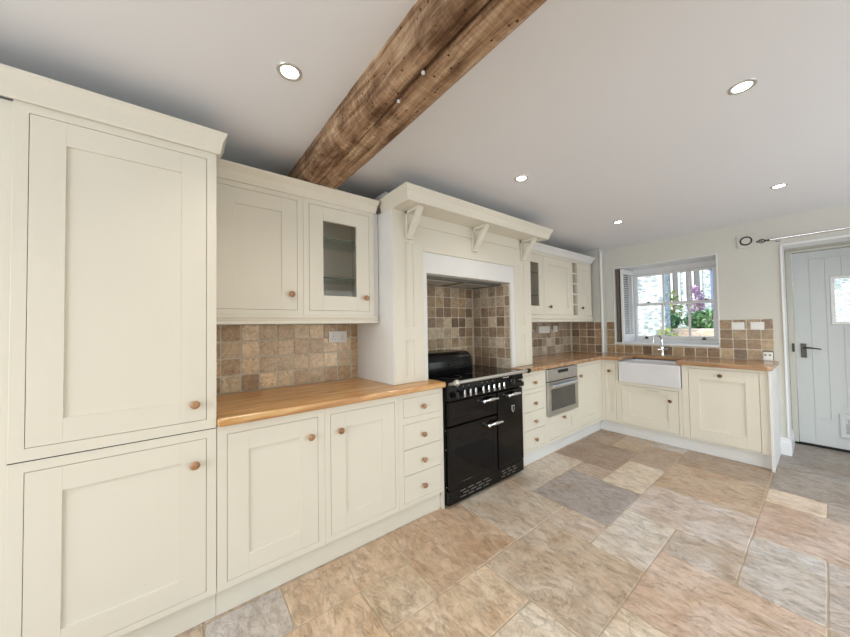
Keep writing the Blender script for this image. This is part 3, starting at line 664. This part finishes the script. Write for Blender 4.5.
# bread bin on the hob
b = MB(); n = 22; pr = []
ctr = (.26, .915)
for x, z in [(.10, .9135), (.42, .9135), (.425, .93)]: pr.append((x, z))
for i in range(13):
    a = i/12*PI*.5; pr.append((.335+.09*math.cos(a), 1.015+.09*math.sin(a)))
for i in range(7):
    a = PI*.5+i/6*PI*.5; pr.append((.15+.05*math.cos(a), 1.055+.05*math.sin(a)))
pr.append((.10, .93))
cen = Vector((.262, 1.0))
ring = lambda y, s: [((cen.x+(p[0]-cen.x)*s), y, (.9135+(p[1]-.9135)*s)) for p in pr]
b.rings([ring(1.862, .93), ring(1.868, .98), ring(1.885, 1.0), ring(2.33, 1.0), ring(2.35, .985), ring(2.362, .955), ring(2.37, .90)])
bb = thing('bread_bin', 'black rounded bread bin standing on the left half of the hob', 'bread bin', (.262, 2.13, .9135))
b.build('body', M['enamel2'], bb, smooth=True, world=True)
b = MB(); b.box(.428, .436, 2.07, 2.20, 1.0, 1.012); b.box(.42, .43, 2.075, 2.085, 1.0, 1.012); b.box(.42, .43, 2.185, 2.195, 1.0, 1.012); b.build('handle', M['enamel'], bb, bevel=.002, world=True)

# ------------------------------------------------------------------ beam
b = MB(); n = 90
sec = [(.925, CEIL+.01), (.93, 2.30), (.942, 2.245), (.975, 2.222), (1.013, 2.217), (1.0205, 2.216), (1.028, 2.216), (1.06, 2.2155), (1.10, 2.215), (1.14, 2.219), (1.166, 2.24), (1.178, 2.29), (1.18, CEIL+.01)]
rings = []; ph = [random.uniform(0, 6) for _ in range(40)]
sub = []
for a, c in zip(sec, sec[1:]):
    for k in range(3): sub.append((a[0]+(c[0]-a[0])*k/3, a[1]+(c[1]-a[1])*k/3))
sub.append(sec[-1])
for i in range(n+1):
    x = .005+i*(XR-.01)/n; r = []
    for j, (y, z) in enumerate(sub):
        wob = .006*math.sin(x*2.1+j*.35)+.004*math.sin(x*5.3+j*.9+1)+random.uniform(-.0022, .0022)
        dy = (y-1.05)/.13; cr = .03*math.exp(-((y-1.0205)/.004)**2)*(.6+.4*math.sin(x*4+1)) if z < 2.23 else 0
        if j in (0, len(sub)-1): wob = 0
        drift = .004*math.sin(x*1.1)+.016*(x-.5)
        zz = z+(max(0, wob)+abs(cr) if z < 2.30 else 0); zz = max(zz, 2.2125)
        r.append((x, y+wob*dy+.004*math.sin(x*1.1)+(.016-.014*min(1, max(0, (y-.93)/.25)))*(x-.5), zz))
    rings.append(r)
b.rings(rings)
bm_ = b.build('ceiling_beam', M['beam'], smooth=True); tag(bm_, 'rough old oak ceiling beam crossing above the wall cupboards', 'beam')
for (x, y) in ((1.477, 1.03), (1.308, 1.036)):
    k = MB(); k.lathe([(.0, 0), (.007, 0), (.007, .006), (.0, .008)], (x, y, 2.222), 'z', 12, -1); k.build('peg', M['plastic'], bm_, smooth=True, world=True)

# ------------------------------------------------------------------ downlights
LIGHTS = [(1.025, .70, 'recessed round downlight nearest the camera, left of the oak beam'), (2.125, 2.31, 'bright recessed downlight at the upper right of the ceiling'),
          (1.03, 2.25, 'recessed downlight above the cooker surround, right of the oak beam'), (2.13, 3.98, 'recessed downlight near the far right, in front of the door'), (1.045, 3.88, 'farthest recessed downlight, towards the corner above the oven run')]
for x, y, lab in LIGHTS:
    t = thing('downlight', lab, 'ceiling light', (x, y, CEIL), 0, 'recessed ceiling downlights')
    b = MB(); n = 32
    b.rings([[(r*math.cos(2*PI*k/n), r*math.sin(2*PI*k/n), z) for k in range(n)] for r, z in ((.048, -.0005), (.046, -.004), (.036, -.005), (.031, -.0015))], caps=False); b.build('bezel', M['satin'], t, smooth=True)
    b = MB(); b.lathe([(.0, -.003), (.031, -.003), (.031, -.0008), (0, -.0008)], (0, 0, 0), 'z', 28); b.build('lamp_face', M['lamp'], t)
    ld = bpy.data.lights.new('downlight_beam', 'SPOT'); ld.energy = 15; ld.color = (1, .92, .80); ld.spot_size = math.radians(125); ld.spot_blend = .8; ld.shadow_soft_size = .03
    lo = bpy.data.objects.new('downlight_beam', ld); COL.objects.link(lo); lo.location = (x, y, CEIL-.012)
for x, y in ((2.12, .55), (1.1, -1.2), (2.2, -1.2), (3.25, .6), (3.25, 2.3), (3.25, 4.0)):  # unseen spots without fittings, added to light the rest of the room
    ld = bpy.data.lights.new('downlight_beam', 'SPOT'); ld.energy = 15; ld.color = (1, .92, .80); ld.spot_size = math.radians(130); ld.spot_blend = .8; ld.shadow_soft_size = .04
    lo = bpy.data.objects.new('downlight_beam', ld); COL.objects.link(lo); lo.location = (x, y, CEIL-.012)

# ------------------------------------------------------------------ sash window
wn = thing('window_1', None, None, ((WX0+WX1)/2, 5.46, WZ0)); wn['kind'] = 'structure'
def Wd(mb, name, mat='white', bev=.003, parent=None, **k): 
    return mb.build(name, M[mat], parent or wn, bevel=bev, world=True, **k)
fx = lambda u, v, w: (u, w, v)
A0, A1 = .60, 1.575
m = MB(); m.plate([WX0+.001, WX1-.001], [WZ0+.001, WZ1-.001], [(A0+.045, A1-.04, 1.095, 2.0)], 5.41, 5.55, fx); Wd(m, 'frame')
# lower (inner) sash
def sash(name, x0, x1, z0, z1, y, bot, top, muls, side=.045):
    m = MB(); m.plate([x0, x1], [z0, z1], [(x0+side, x1-side, z0+bot, z1-top)], y, y+.035, fx)
    iw = [x0+side]+muls+[x1-side]
    for c in muls: m.box(c-.011, c+.011, y+.003, y+.03, z0+bot, z1-top)
    sh = Wd(m, name)
    Wd(bx(x0+side-.004, x1-side+.004, y+.014, y+.018, z0+bot-.004, z1-top+.004), 'glass_pane', 'glass', 0, sh)
    return sh
lo_s = sash('lower_sash', .647, 1.534, 1.096, 1.592, 5.415, .045, .035, [.955+.03, 1.262])
up_s = sash('upper_sash', .647, 1.534, 1.56, 2.0, 5.452, .035, .03, [.975+.02, 1.262])
for x in (.80, 1.40):
    b = MB(); b.prism([(x-.025, 1.103), (x+.025, 1.103), (x+.004, 1.135), (x-.004, 1.135)], 'y', 5.392, 5.4145); Wd(b, 'sash_lift', 'pewter', .003, lo_s)
    b = MB(); b.box(x+.0, x+.055, 5.417, 5.447, 1.5925, 1.598); b.lathe([(.0, 0), (.014, 0), (.012, .012), (0, .014)], (x+.027, 5.432, 1.597)); Wd(b, 'sash_catch', 'pewter', .001, lo_s)
struct(bx(WX0-.012, WX1+.0, 5.045, 5.409, WZ0-.010, WZ0+.012).build('trim_3', M['white'], bevel=.004))
# louvred shutter folded back against the left reveal
def shutter(p0, p1, label, name='window_shutter', mat='white'):
    d = Vector((p1[0]-p0[0], p1[1]-p0[1])); w = d.length; a = math.atan2(d.y, d.x)
    t = thing(name, label, 'shutter', (p0[0], p0[1], WZ0+.014), a)
    m = MB(); H = 1.0; s = .04; m.box(0, s, -.012, .012, 0, H); m.box(w-s, w, -.012, .012, 0, H); m.box(s, w-s, -.012, .012, 0, .11); m.box(s, w-s, -.012, .012, H-.07, H); m.build('shutter_frame', M[mat], t, bevel=.002)
    m = MB(); n = 26
    for i in range(n):
        z = .115+(H-.19)*(i+.5)/n
        m.box(s, w-s, -.018, .018, -.0025, .0025, Matrix.Translation((0, 0, z)) @ Matrix.Rotation(.75, 4, 'X'))
    l = m.build('louvres', M[mat], t)
    m = MB(); m.box(w/2-.005, w/2+.005, -.026, -.020, .12, H-.09); m.build('tilt_rod', M[mat], t)
shutter((.622, 5.085), (.652, 5.395), 'white louvred shutter leaf folded into the left side of the window')
shutter((.578, 5.09), (.590, 5.395), 'taupe leaf painted as the shaded gap behind the white louvred shutter in the window reveal', mat='taupe')  # shade of the gap beside the reveal, put into this leaf's colour

# ------------------------------------------------------------------ plank door
dn = thing('door_1', None, None, (2.51, 5.6, .02)); dn['kind'] = 'structure'
def Dd(mb, name, mat='doorp', bev=.002, parent=None, **k): return mb.build(name, M[mat], parent or dn, bevel=bev, world=True, **k)
DL, DR_ = 2.112, 2.925
hx0, hx1, hz0, hz1 = 2.372, 2.665, 1.290, 1.752
m = MB(); m.plate([DX0+.001, DX1-.001], [.0, DZ1-.001], [(DL-.004, DR_+.004, -.1, 2.052)], 5.585, 5.66, fx); Dd(m, 'door_frame', 'wall')
lf = MB()
lf.plate([DL, DR_], [.024, 2.046], [(hx0, hx1, hz0, hz1), (2.415, 2.563, .175, .325)], 5.603, 5.64, fx)
leaf = Dd(lf, 'door_leaf')
# stile, rails and planks applied to the leaf, each plank edged with a groove
m = MB(); m.box(DL, 2.222, 5.597, 5.603, .024, 2.046); m.box(2.82, DR_, 5.597, 5.603, .024, 2.046); m.box(2.2225, 2.8195, 5.597, 5.603, 1.968, 2.046); m.plate([2.2225, 2.8195], [.024, .275], [(2.40, 2.58, .16, .30)], 5.597, 5.603, fx); Dd(m, 'ledges', parent=leaf, bev=.0015)
m = MB(); xs = [2.2235, 2.327, 2.43, 2.535, 2.64, 2.745, 2.8185]
for a, c in zip(xs, xs[1:]):
    z0, z1 = .276, 1.967
    if c <= hx0 or a >= hx1: m.box(a+.001, c-.0015, 5.599, 5.603, z0, z1)
    else:
        m.box(a+.001, c-.0015, 5.599, 5.603, .376 if a > 2.4 and c < 2.66 else z0, hz0-.02); m.box(a+.001, c-.0015, 5.599, 5.603, hz1+.02, z1)
        if a < hx0-.02: m.box(a+.001, hx0-.018, 5.599, 5.603, hz0-.02, hz1+.02)
        if c > hx1+.02: m.box(hx1+.018, c-.0015, 5.599, 5.603, hz0-.02, hz1+.02)
Dd(m, 'planks', parent=leaf, bev=.0018)
m = MB(); m.plate([hx0-.014, hx1+.014], [hz0-.014, hz1+.014], [(hx0+.012, hx1-.012, hz0+.012, hz1-.012)], 5.594, 5.602, fx); Dd(m, 'glazing_bead', 'white', parent=leaf)
Dd(bx(hx0, hx1, 5.618, 5.622, hz0, hz1), 'glass_pane', 'glass', 0, leaf)
b = MB(); b.box(2.147, 2.187, 5.588, 5.5965, .925, 1.075); b.tube([(2.168, 5.588, 1.03), (2.168, 5.545, 1.03)], .009, 10); b.tube([(2.165, 5.547, 1.03), (2.20, 5.543, 1.034), (2.285, 5.545, 1.022)], [.009, .0085, .006], 10)
Dd(b, 'door_handle', 'pewter', .002, leaf)
Dd(bx(2.088, 2.106, 5.577, 5.5849, .985, 1.075), 'latch_keep', 'pewter', .001); 
m = MB(); m.plate([2.378, 2.60], [.135, .378], [(2.415, 2.563, .175, .325)], 5.578, 5.5965, fx); cf = Dd(m, 'cat_flap', 'doorp', .012, leaf, seg=4)
Dd(bx(2.415, 2.563, 5.585, 5.588, .175, .325), 'flap_pane', 'glass', 0, cf)
m = MB(); m.box(DX0-.006, DX0+.010, 5.05, 5.30, .17, DZ1-.0); m.box(DX0-.006, DX1+.006, 5.05, 5.30, DZ1-.014, DZ1+.006); m.box(DX1-.010, DX1+.006, 5.05, 5.30, .0, DZ1-.0)
struct(m.build('trim_5', M['white'], bevel=.004))
m = MB(); m.box(WX0-.004, WX0+.006, 5.055, 5.409, WZ0+.013, WZ1); m.box(WX0-.004, WX1+.004, 5.055, 5.409, WZ1-.006, WZ1+.004); m.box(WX1-.006, WX1+.004, 5.055, 5.409, WZ0+.013, WZ1)
struct(m.build('trim_6', M['white'], bevel=.002))
struct(bx(DX0+.001, DX1-.001, 5.585, 5.66, .0005, .02).build('trim_4', M['blackgap']))

# ------------------------------------------------------------------ small fittings
def socket(name, label, loc, rz, w=.146, h=.086, gang=2, cat='socket', t=.009, sw=True, group=None):
    o = thing(name, label, cat, loc, rz, group)
    bx(-w/2, w/2, -t, 0, -h/2, h/2).build('plate', M['plastic'], o, bevel=.003, seg=3)
    for g in range(gang):
        cx = (g-(gang-1)/2)*(w/2)
        bx(cx-.006, cx+.006, -t-.003, -t, h*.12, h*.36).build('switch', M['plastic'], o, bevel=.001)
        if sw:
            m = MB(); m.box(cx-.002, cx+.002, -t-.0004, -t+.0005, -.002, .008); m.box(cx-.013, cx-.006, -t-.0004, -t+.0005, -.02, -.016); m.box(cx+.006, cx+.013, -t-.0004, -t+.0005, -.02, -.016); m.build('pin_slots', M['dark'], o)
    return o
socket('wall_socket', 'white double power socket on the tiles below the glazed wall cupboard', (.0085, 1.304, 1.253), L90)
socket('wall_socket', 'white boxy double outlet on the tiles right of the cooker surround', (.0085, 4.11, 1.252), L90, w=.25, h=.09, t=.045)
socket('wall_switch', 'white single switch plate on tiles beneath the far wall cupboards', (.0085, 4.45, 1.256), L90, w=.10, h=.086, gang=1, sw=False, cat='switch')
socket('wall_switch', 'white switch plate on tiles just right of the sash window', (1.742, YB-.009, 1.272), 0, w=.098, h=.082, gang=2, sw=False, cat='switch')
socket('wall_switch', 'rightmost white switch plate on the tiles, nearest the door', (1.885, YB-.009, 1.272), 0, w=.098, h=.082, gang=2, sw=False, cat='switch')
o = thing('plug_adaptor', 'small white boxy unit with two round buttons at the right end of the worktop', 'plug unit', (1.953, 5.02, .9205))
bx(-.034, .034, -.018, .018, 0, .088).build('casing', M['plastic'], o, bevel=.008, seg=3)
for s in (-.015, .015):
    b = MB(); b.lathe([(.0, 0), (.009, 0), (.008, .002), (0, .002)], (s, -.018, .058), 'y', 14, -1); b.build('button', M['shadowgrey'], o, smooth=True)
    b = MB(); b.lathe([(.0, 0), (.004, 0), (.004, .001), (0, .001)], (s, -.018, .028), 'y', 14, -1); b.build('button', M['satin'], o, smooth=True)
# extractor vent
o = thing('extractor_vent', 'square white wall vent with a dark ring, above the splashback left of the curtain pole', 'vent', (1.828, YB-.0005, 2.168))
bx(-.07, .07, -.014, 0, -.07, .07).build('cover', M['wall'], o, bevel=.006, seg=3)
b = MB(); n = 36
b.rings([[(r*math.cos(2*PI*k/n), y, r*math.sin(2*PI*k/n)) for k in range(n)] for r, y in ((.047, -.0141), (.047, -.020), (.036, -.020), (.036, -.0141), (.047, -.0141))], caps=False); b.build('ring', M['dark'], o, smooth=True)
b = MB(); b.lathe([(.0, 0), (.033, 0), (.031, .009), (.0, .011)], (0, -.0141, 0), 'y', 28, -1); b.build('centre_disc', M['wall'], o, smooth=True)
# curtain pole
o = thing('curtain_pole', 'slim chrome curtain pole with a twisted finial above the door', 'curtain pole', (2.5, 4.98, 2.13))
b = MB(); b.tube([(2.0, 4.98, 2.13), (3.05, 4.98, 2.13)], .0115, 12); b.build('pole', M['chrome'], o, smooth=True, world=True)
for sx, x in ((-1, 2.0), (1, 3.05)):
    b = MB(); b.lathe([(.0, 0), (.011, 0), (.011, .012), (.006, .018), (.006, .03), (.0, .03)], (x, 4.98, 2.13), 'x', 14, sx)
    for k in range(4):
        a0 = k*PI/2; b.tube([(x+sx*(.025+.06*i/10), 4.98+.021*math.sin(PI*i/10)*math.cos(a0+i*.3), 2.13+.021*math.sin(PI*i/10)*math.sin(a0+i*.3)) for i in range(11)], .0036, 6)
    b.lathe([(.0, 0), (.007, .003), (.007, .01), (.0, .013)], (x+sx*.082, 4.98, 2.13), 'x', 12, sx)
    b.build('finial', M['pewter'], o, smooth=True, world=True)
    xx = x-sx*.05; b = MB(); b.tube([(xx, 5.062, 2.13), (xx, 4.98, 2.13)], .006, 8); b.lathe([(.0, 0), (.022, 0), (.02, .005), (0, .006)], (xx, 5.0645, 2.13), 'y', 18, -1); b.lathe([(.014, -.008), (.014, .008), (.008, .008), (.008, -.008)], (xx, 4.98, 2.13), 'x', 16); b.build('bracket', M['chrome'], o, smooth=True, world=True)

# ------------------------------------------------------------------ frames for the assumed windows in the unseen walls
def frame_win(name, us, vs, cols, w0, w1, f):
    t = thing(name, None, None, (0, 0, 0)); t['kind'] = 'structure'
    holes = []; n = cols; W_ = (us[1]-us[0]-.06)/n
    for i in range(n): holes.append((us[0]+.06+i*W_, us[0]+i*W_+W_, vs[0]+.07, vs[1]-.07))
    m = MB(); m.plate(us, vs, holes, w0, w1, f); m.build('frame', M['white'], t, world=True)
    return t
frame_win('window_2', [RW[0]+.001, RW[1]-.001], [RW[2]+.001, RW[3]-.001], 4, XR+.06, XR+.12, lambda u, v, w: (w, u, v))
frame_win('window_3', [FW[0]+.001, FW[1]-.001], [FW[2]+.001, FW[3]-.001], 3, YF-.12, YF-.06, lambda u, v, w: (u, w, v))
def area(name, loc, rot, sx, sy, e, c):
    ld = bpy.data.lights.new(name, 'AREA'); ld.shape = 'RECTANGLE'; ld.size = sx; ld.size_y = sy; ld.energy = e; ld.color = c
    o = bpy.data.objects.new(name, ld); COL.objects.link(o); o.location = loc; o.rotation_euler = rot
area('daylight_fill_side', (XR-.02, 3.2, 1.11), (0, PI/2, 0), 1.9, 2.9, 47, (.88, .94, 1.0))  # added area lamp, fill standing in for daylight through the assumed side opening
area('daylight_fill_front', (2.25, YF+.02, 1.45), (PI/2, 0, 0), 2.4, 1.3, 84, (.82, .91, 1.0))  # added area lamp, cool fill from the unseen front window

# ------------------------------------------------------------------ outside
tag(bx(-14, 16, 5.70, 34, -.16, -.06).build('ground', M['grass']), kind='structure')
tag(bx(-6, 8, 5.70, 9.4, -.055, -.045).build('path', M['soil']), kind='structure')
# near stone outbuilding
ob = thing('stone_outbuilding', 'pale rubble stone outbuilding seen through the left panes of the sash window', 'building', (-2.6, 9.6, -.05))
bx(-5.2, -.02, 9.4, 9.8, -.05, 4.6).build('stone_wall', M['stoneA'], ob, world=True)
m = MB(); m.prism([(9.2, 4.6), (10.0, 4.6), (9.8, 5.0), (9.4, 5.0)], 'x', -5.3, .1); m.build('roof', M['slate'], ob, world=True)
# retaining wall and hedge
tag(bx(-1.6, 6.5, 9.9, 10.3, -.05, 1.16).build('garden_wall', M['stoneB'], bevel=.03), 'low warm stone garden wall below the hedge outside the window', 'garden wall')
tag(bx(-1.6, 6.5, 10.31, 17.7, -.05, 1.08).build('raised_lawn', M['grass']), 'raised planting bed behind the garden wall', 'flower bed')
def bush(name, label, cx, cy, z0, rx, ry, rz, mat, n, cat='bush', group=None, leaf=.07):
    b = MB()
    for i in range(n):
        u = Vector((random.gauss(0, 1), random.gauss(0, 1), random.gauss(0, 1))).normalized()*random.uniform(.55, 1.0)**.5
        c = Vector((cx+u.x*rx, cy+u.y*ry, z0+rz*(1+u.z)))
        a = Vector((random.gauss(0, 1), random.gauss(0, 1), random.gauss(0, .6))).normalized(); d = a.cross(Vector((random.random(), random.random(), 1))).normalized(); s = leaf*random.uniform(.6, 1.3)
        vs = [b.bm.verts.new(c+a*s*p+d*s*.5*q) for p, q in ((-1, 0), (-.2, .9), (1, 0), (-.2, -.9))]; b.bm.faces.new(vs)
    o = thing(name, label, cat, (cx, cy, z0), 0, group); b.build('foliage', M[mat], o, world=True)
    b = MB()
    for k in range(3): b.tube([(cx+random.uniform(-.1, .1), cy, z0+.001), (cx+random.uniform(-.4, .4)*rx, cy, z0+rz*1.3)], [.03, .01], 6)
    b.build('stem', M['beam'], o, world=True)
    return o
bush('hedge_bush', 'green leafy hedge bush above the garden wall, seen in the lower right panes', .62, 10.9, 1.09, .62, .35, .27, 'leafA', 1500)
bush('hedge_bush', 'hedge bush above the garden wall at the far right, seen past the door pane', 3.35, 10.9, 1.09, .66, .35, .34, 'leafB', 900)
bush('hedge_bush', 'hedge bush above the garden wall beside the stone outbuilding', -.68, 10.9, 1.09, .64, .35, .27, 'leafA', 1500)
bush('garden_tree', 'small pale leafy tree in the garden left of the lilac shrub', -.62, 12.6, 1.09, .2, .3, .62, 'leafB', 300, cat='tree')
bush('flowering_shrub', 'tall lilac flowering shrub seen in the upper right pane of the window', -.0, 12.2, 1.09, .2, .3, .66, 'leafC', 420)
bush('potted_shrub', 'small pale yellow-green shrub against the stone outbuilding', .12, 8.9, -.05, .28, .25, .65, 'leafB', 800, leaf=.05)
sd = thing('garden_shed', 'blue-grey garden shed behind the lilac shrub', 'shed', (.75, 14.8, 1.08))
bx(.0, 1.5, 14.2, 15.6, 1.08, 3.1).build('walls', M['shed'], sd, world=True)
m = MB(); m.prism([(-.1, 3.1), (1.6, 3.1), (.75, 3.6)], 'y', 14.1, 15.7); m.build('roof', M['slate'], sd, world=True)
hs = thing('stone_house', 'pale stone house with white framed windows beyond the garden', 'building', (-1, 18, 0))
bx(-6, 9, 18, 22, -.05, 6.5).build('stone_wall', M['stoneA'], hs, world=True)
for x in (-2.75, -1.95, -1.2, 3.2, 5.2):
    m = MB(); m.plate([x-.3, x+.3], [2.1, 4.1], [(x-.24, x-.03, 2.16, 4.04), (x+.03, x+.24, 2.16, 4.04)], 17.93, 18.02, fx); f_ = m.build('window', M['white'], hs, world=True)
    bx(x-.25, x+.25, 17.97, 17.99, 2.15, 4.05).build('pane', M['slate'], f_, world=True)
m = MB(); m.prism([(17.6, 6.5), (22.4, 6.5), (20, 8.6)], 'x', -6.3, 9.3); m.build('roof', M['slate'], hs, world=True)

# ------------------------------------------------------------------ world
w = bpy.data.worlds.new('sky'); S.world = w; w.use_nodes = True; nt = w.node_tree; nt.nodes.clear()
sk_ = nt.nodes.new('ShaderNodeTexSky'); sk_.sky_type = 'NISHITA'; sk_.sun_disc = False; sk_.sun_elevation = math.radians(42); sk_.sun_rotation = math.radians(200); sk_.air_density = 1.6; sk_.dust_density = 3.5
bg = nt.nodes.new('ShaderNodeBackground'); ou = nt.nodes.new('ShaderNodeOutputWorld'); nt.links.new(sk_.outputs[0], bg.inputs[0]); nt.links.new(bg.outputs[0], ou.inputs[0]); bg.inputs[1].default_value = .6

# ------------------------------------------------------------------ camera
cd = bpy.data.cameras.new('camera'); cam = bpy.data.objects.new('camera', cd); COL.objects.link(cam); S.camera = cam
cd.sensor_width = 36; cd.lens = 311.2756/850*36; cd.clip_start = .02; cd.clip_end = 200
fw = Vector((-0.78977748, 0.61292591, 0.02394503)); r = Vector((0.61272917, 0.79013711, -0.01569452)); u = Vector((0.02853944, -0.00227664, 0.99959007))
R = Matrix((r, u, -fw)).transposed().to_4x4(); cam.matrix_world = Matrix.Translation((2.32353974, 0.36371257, 1.3257745)) @ R
S.view_settings.view_transform = 'Standard'; S.view_settings.look = 'None'; S.view_settings.exposure = -0.22; S.view_settings.gamma = 1; S.view_settings.use_curve_mapping = False
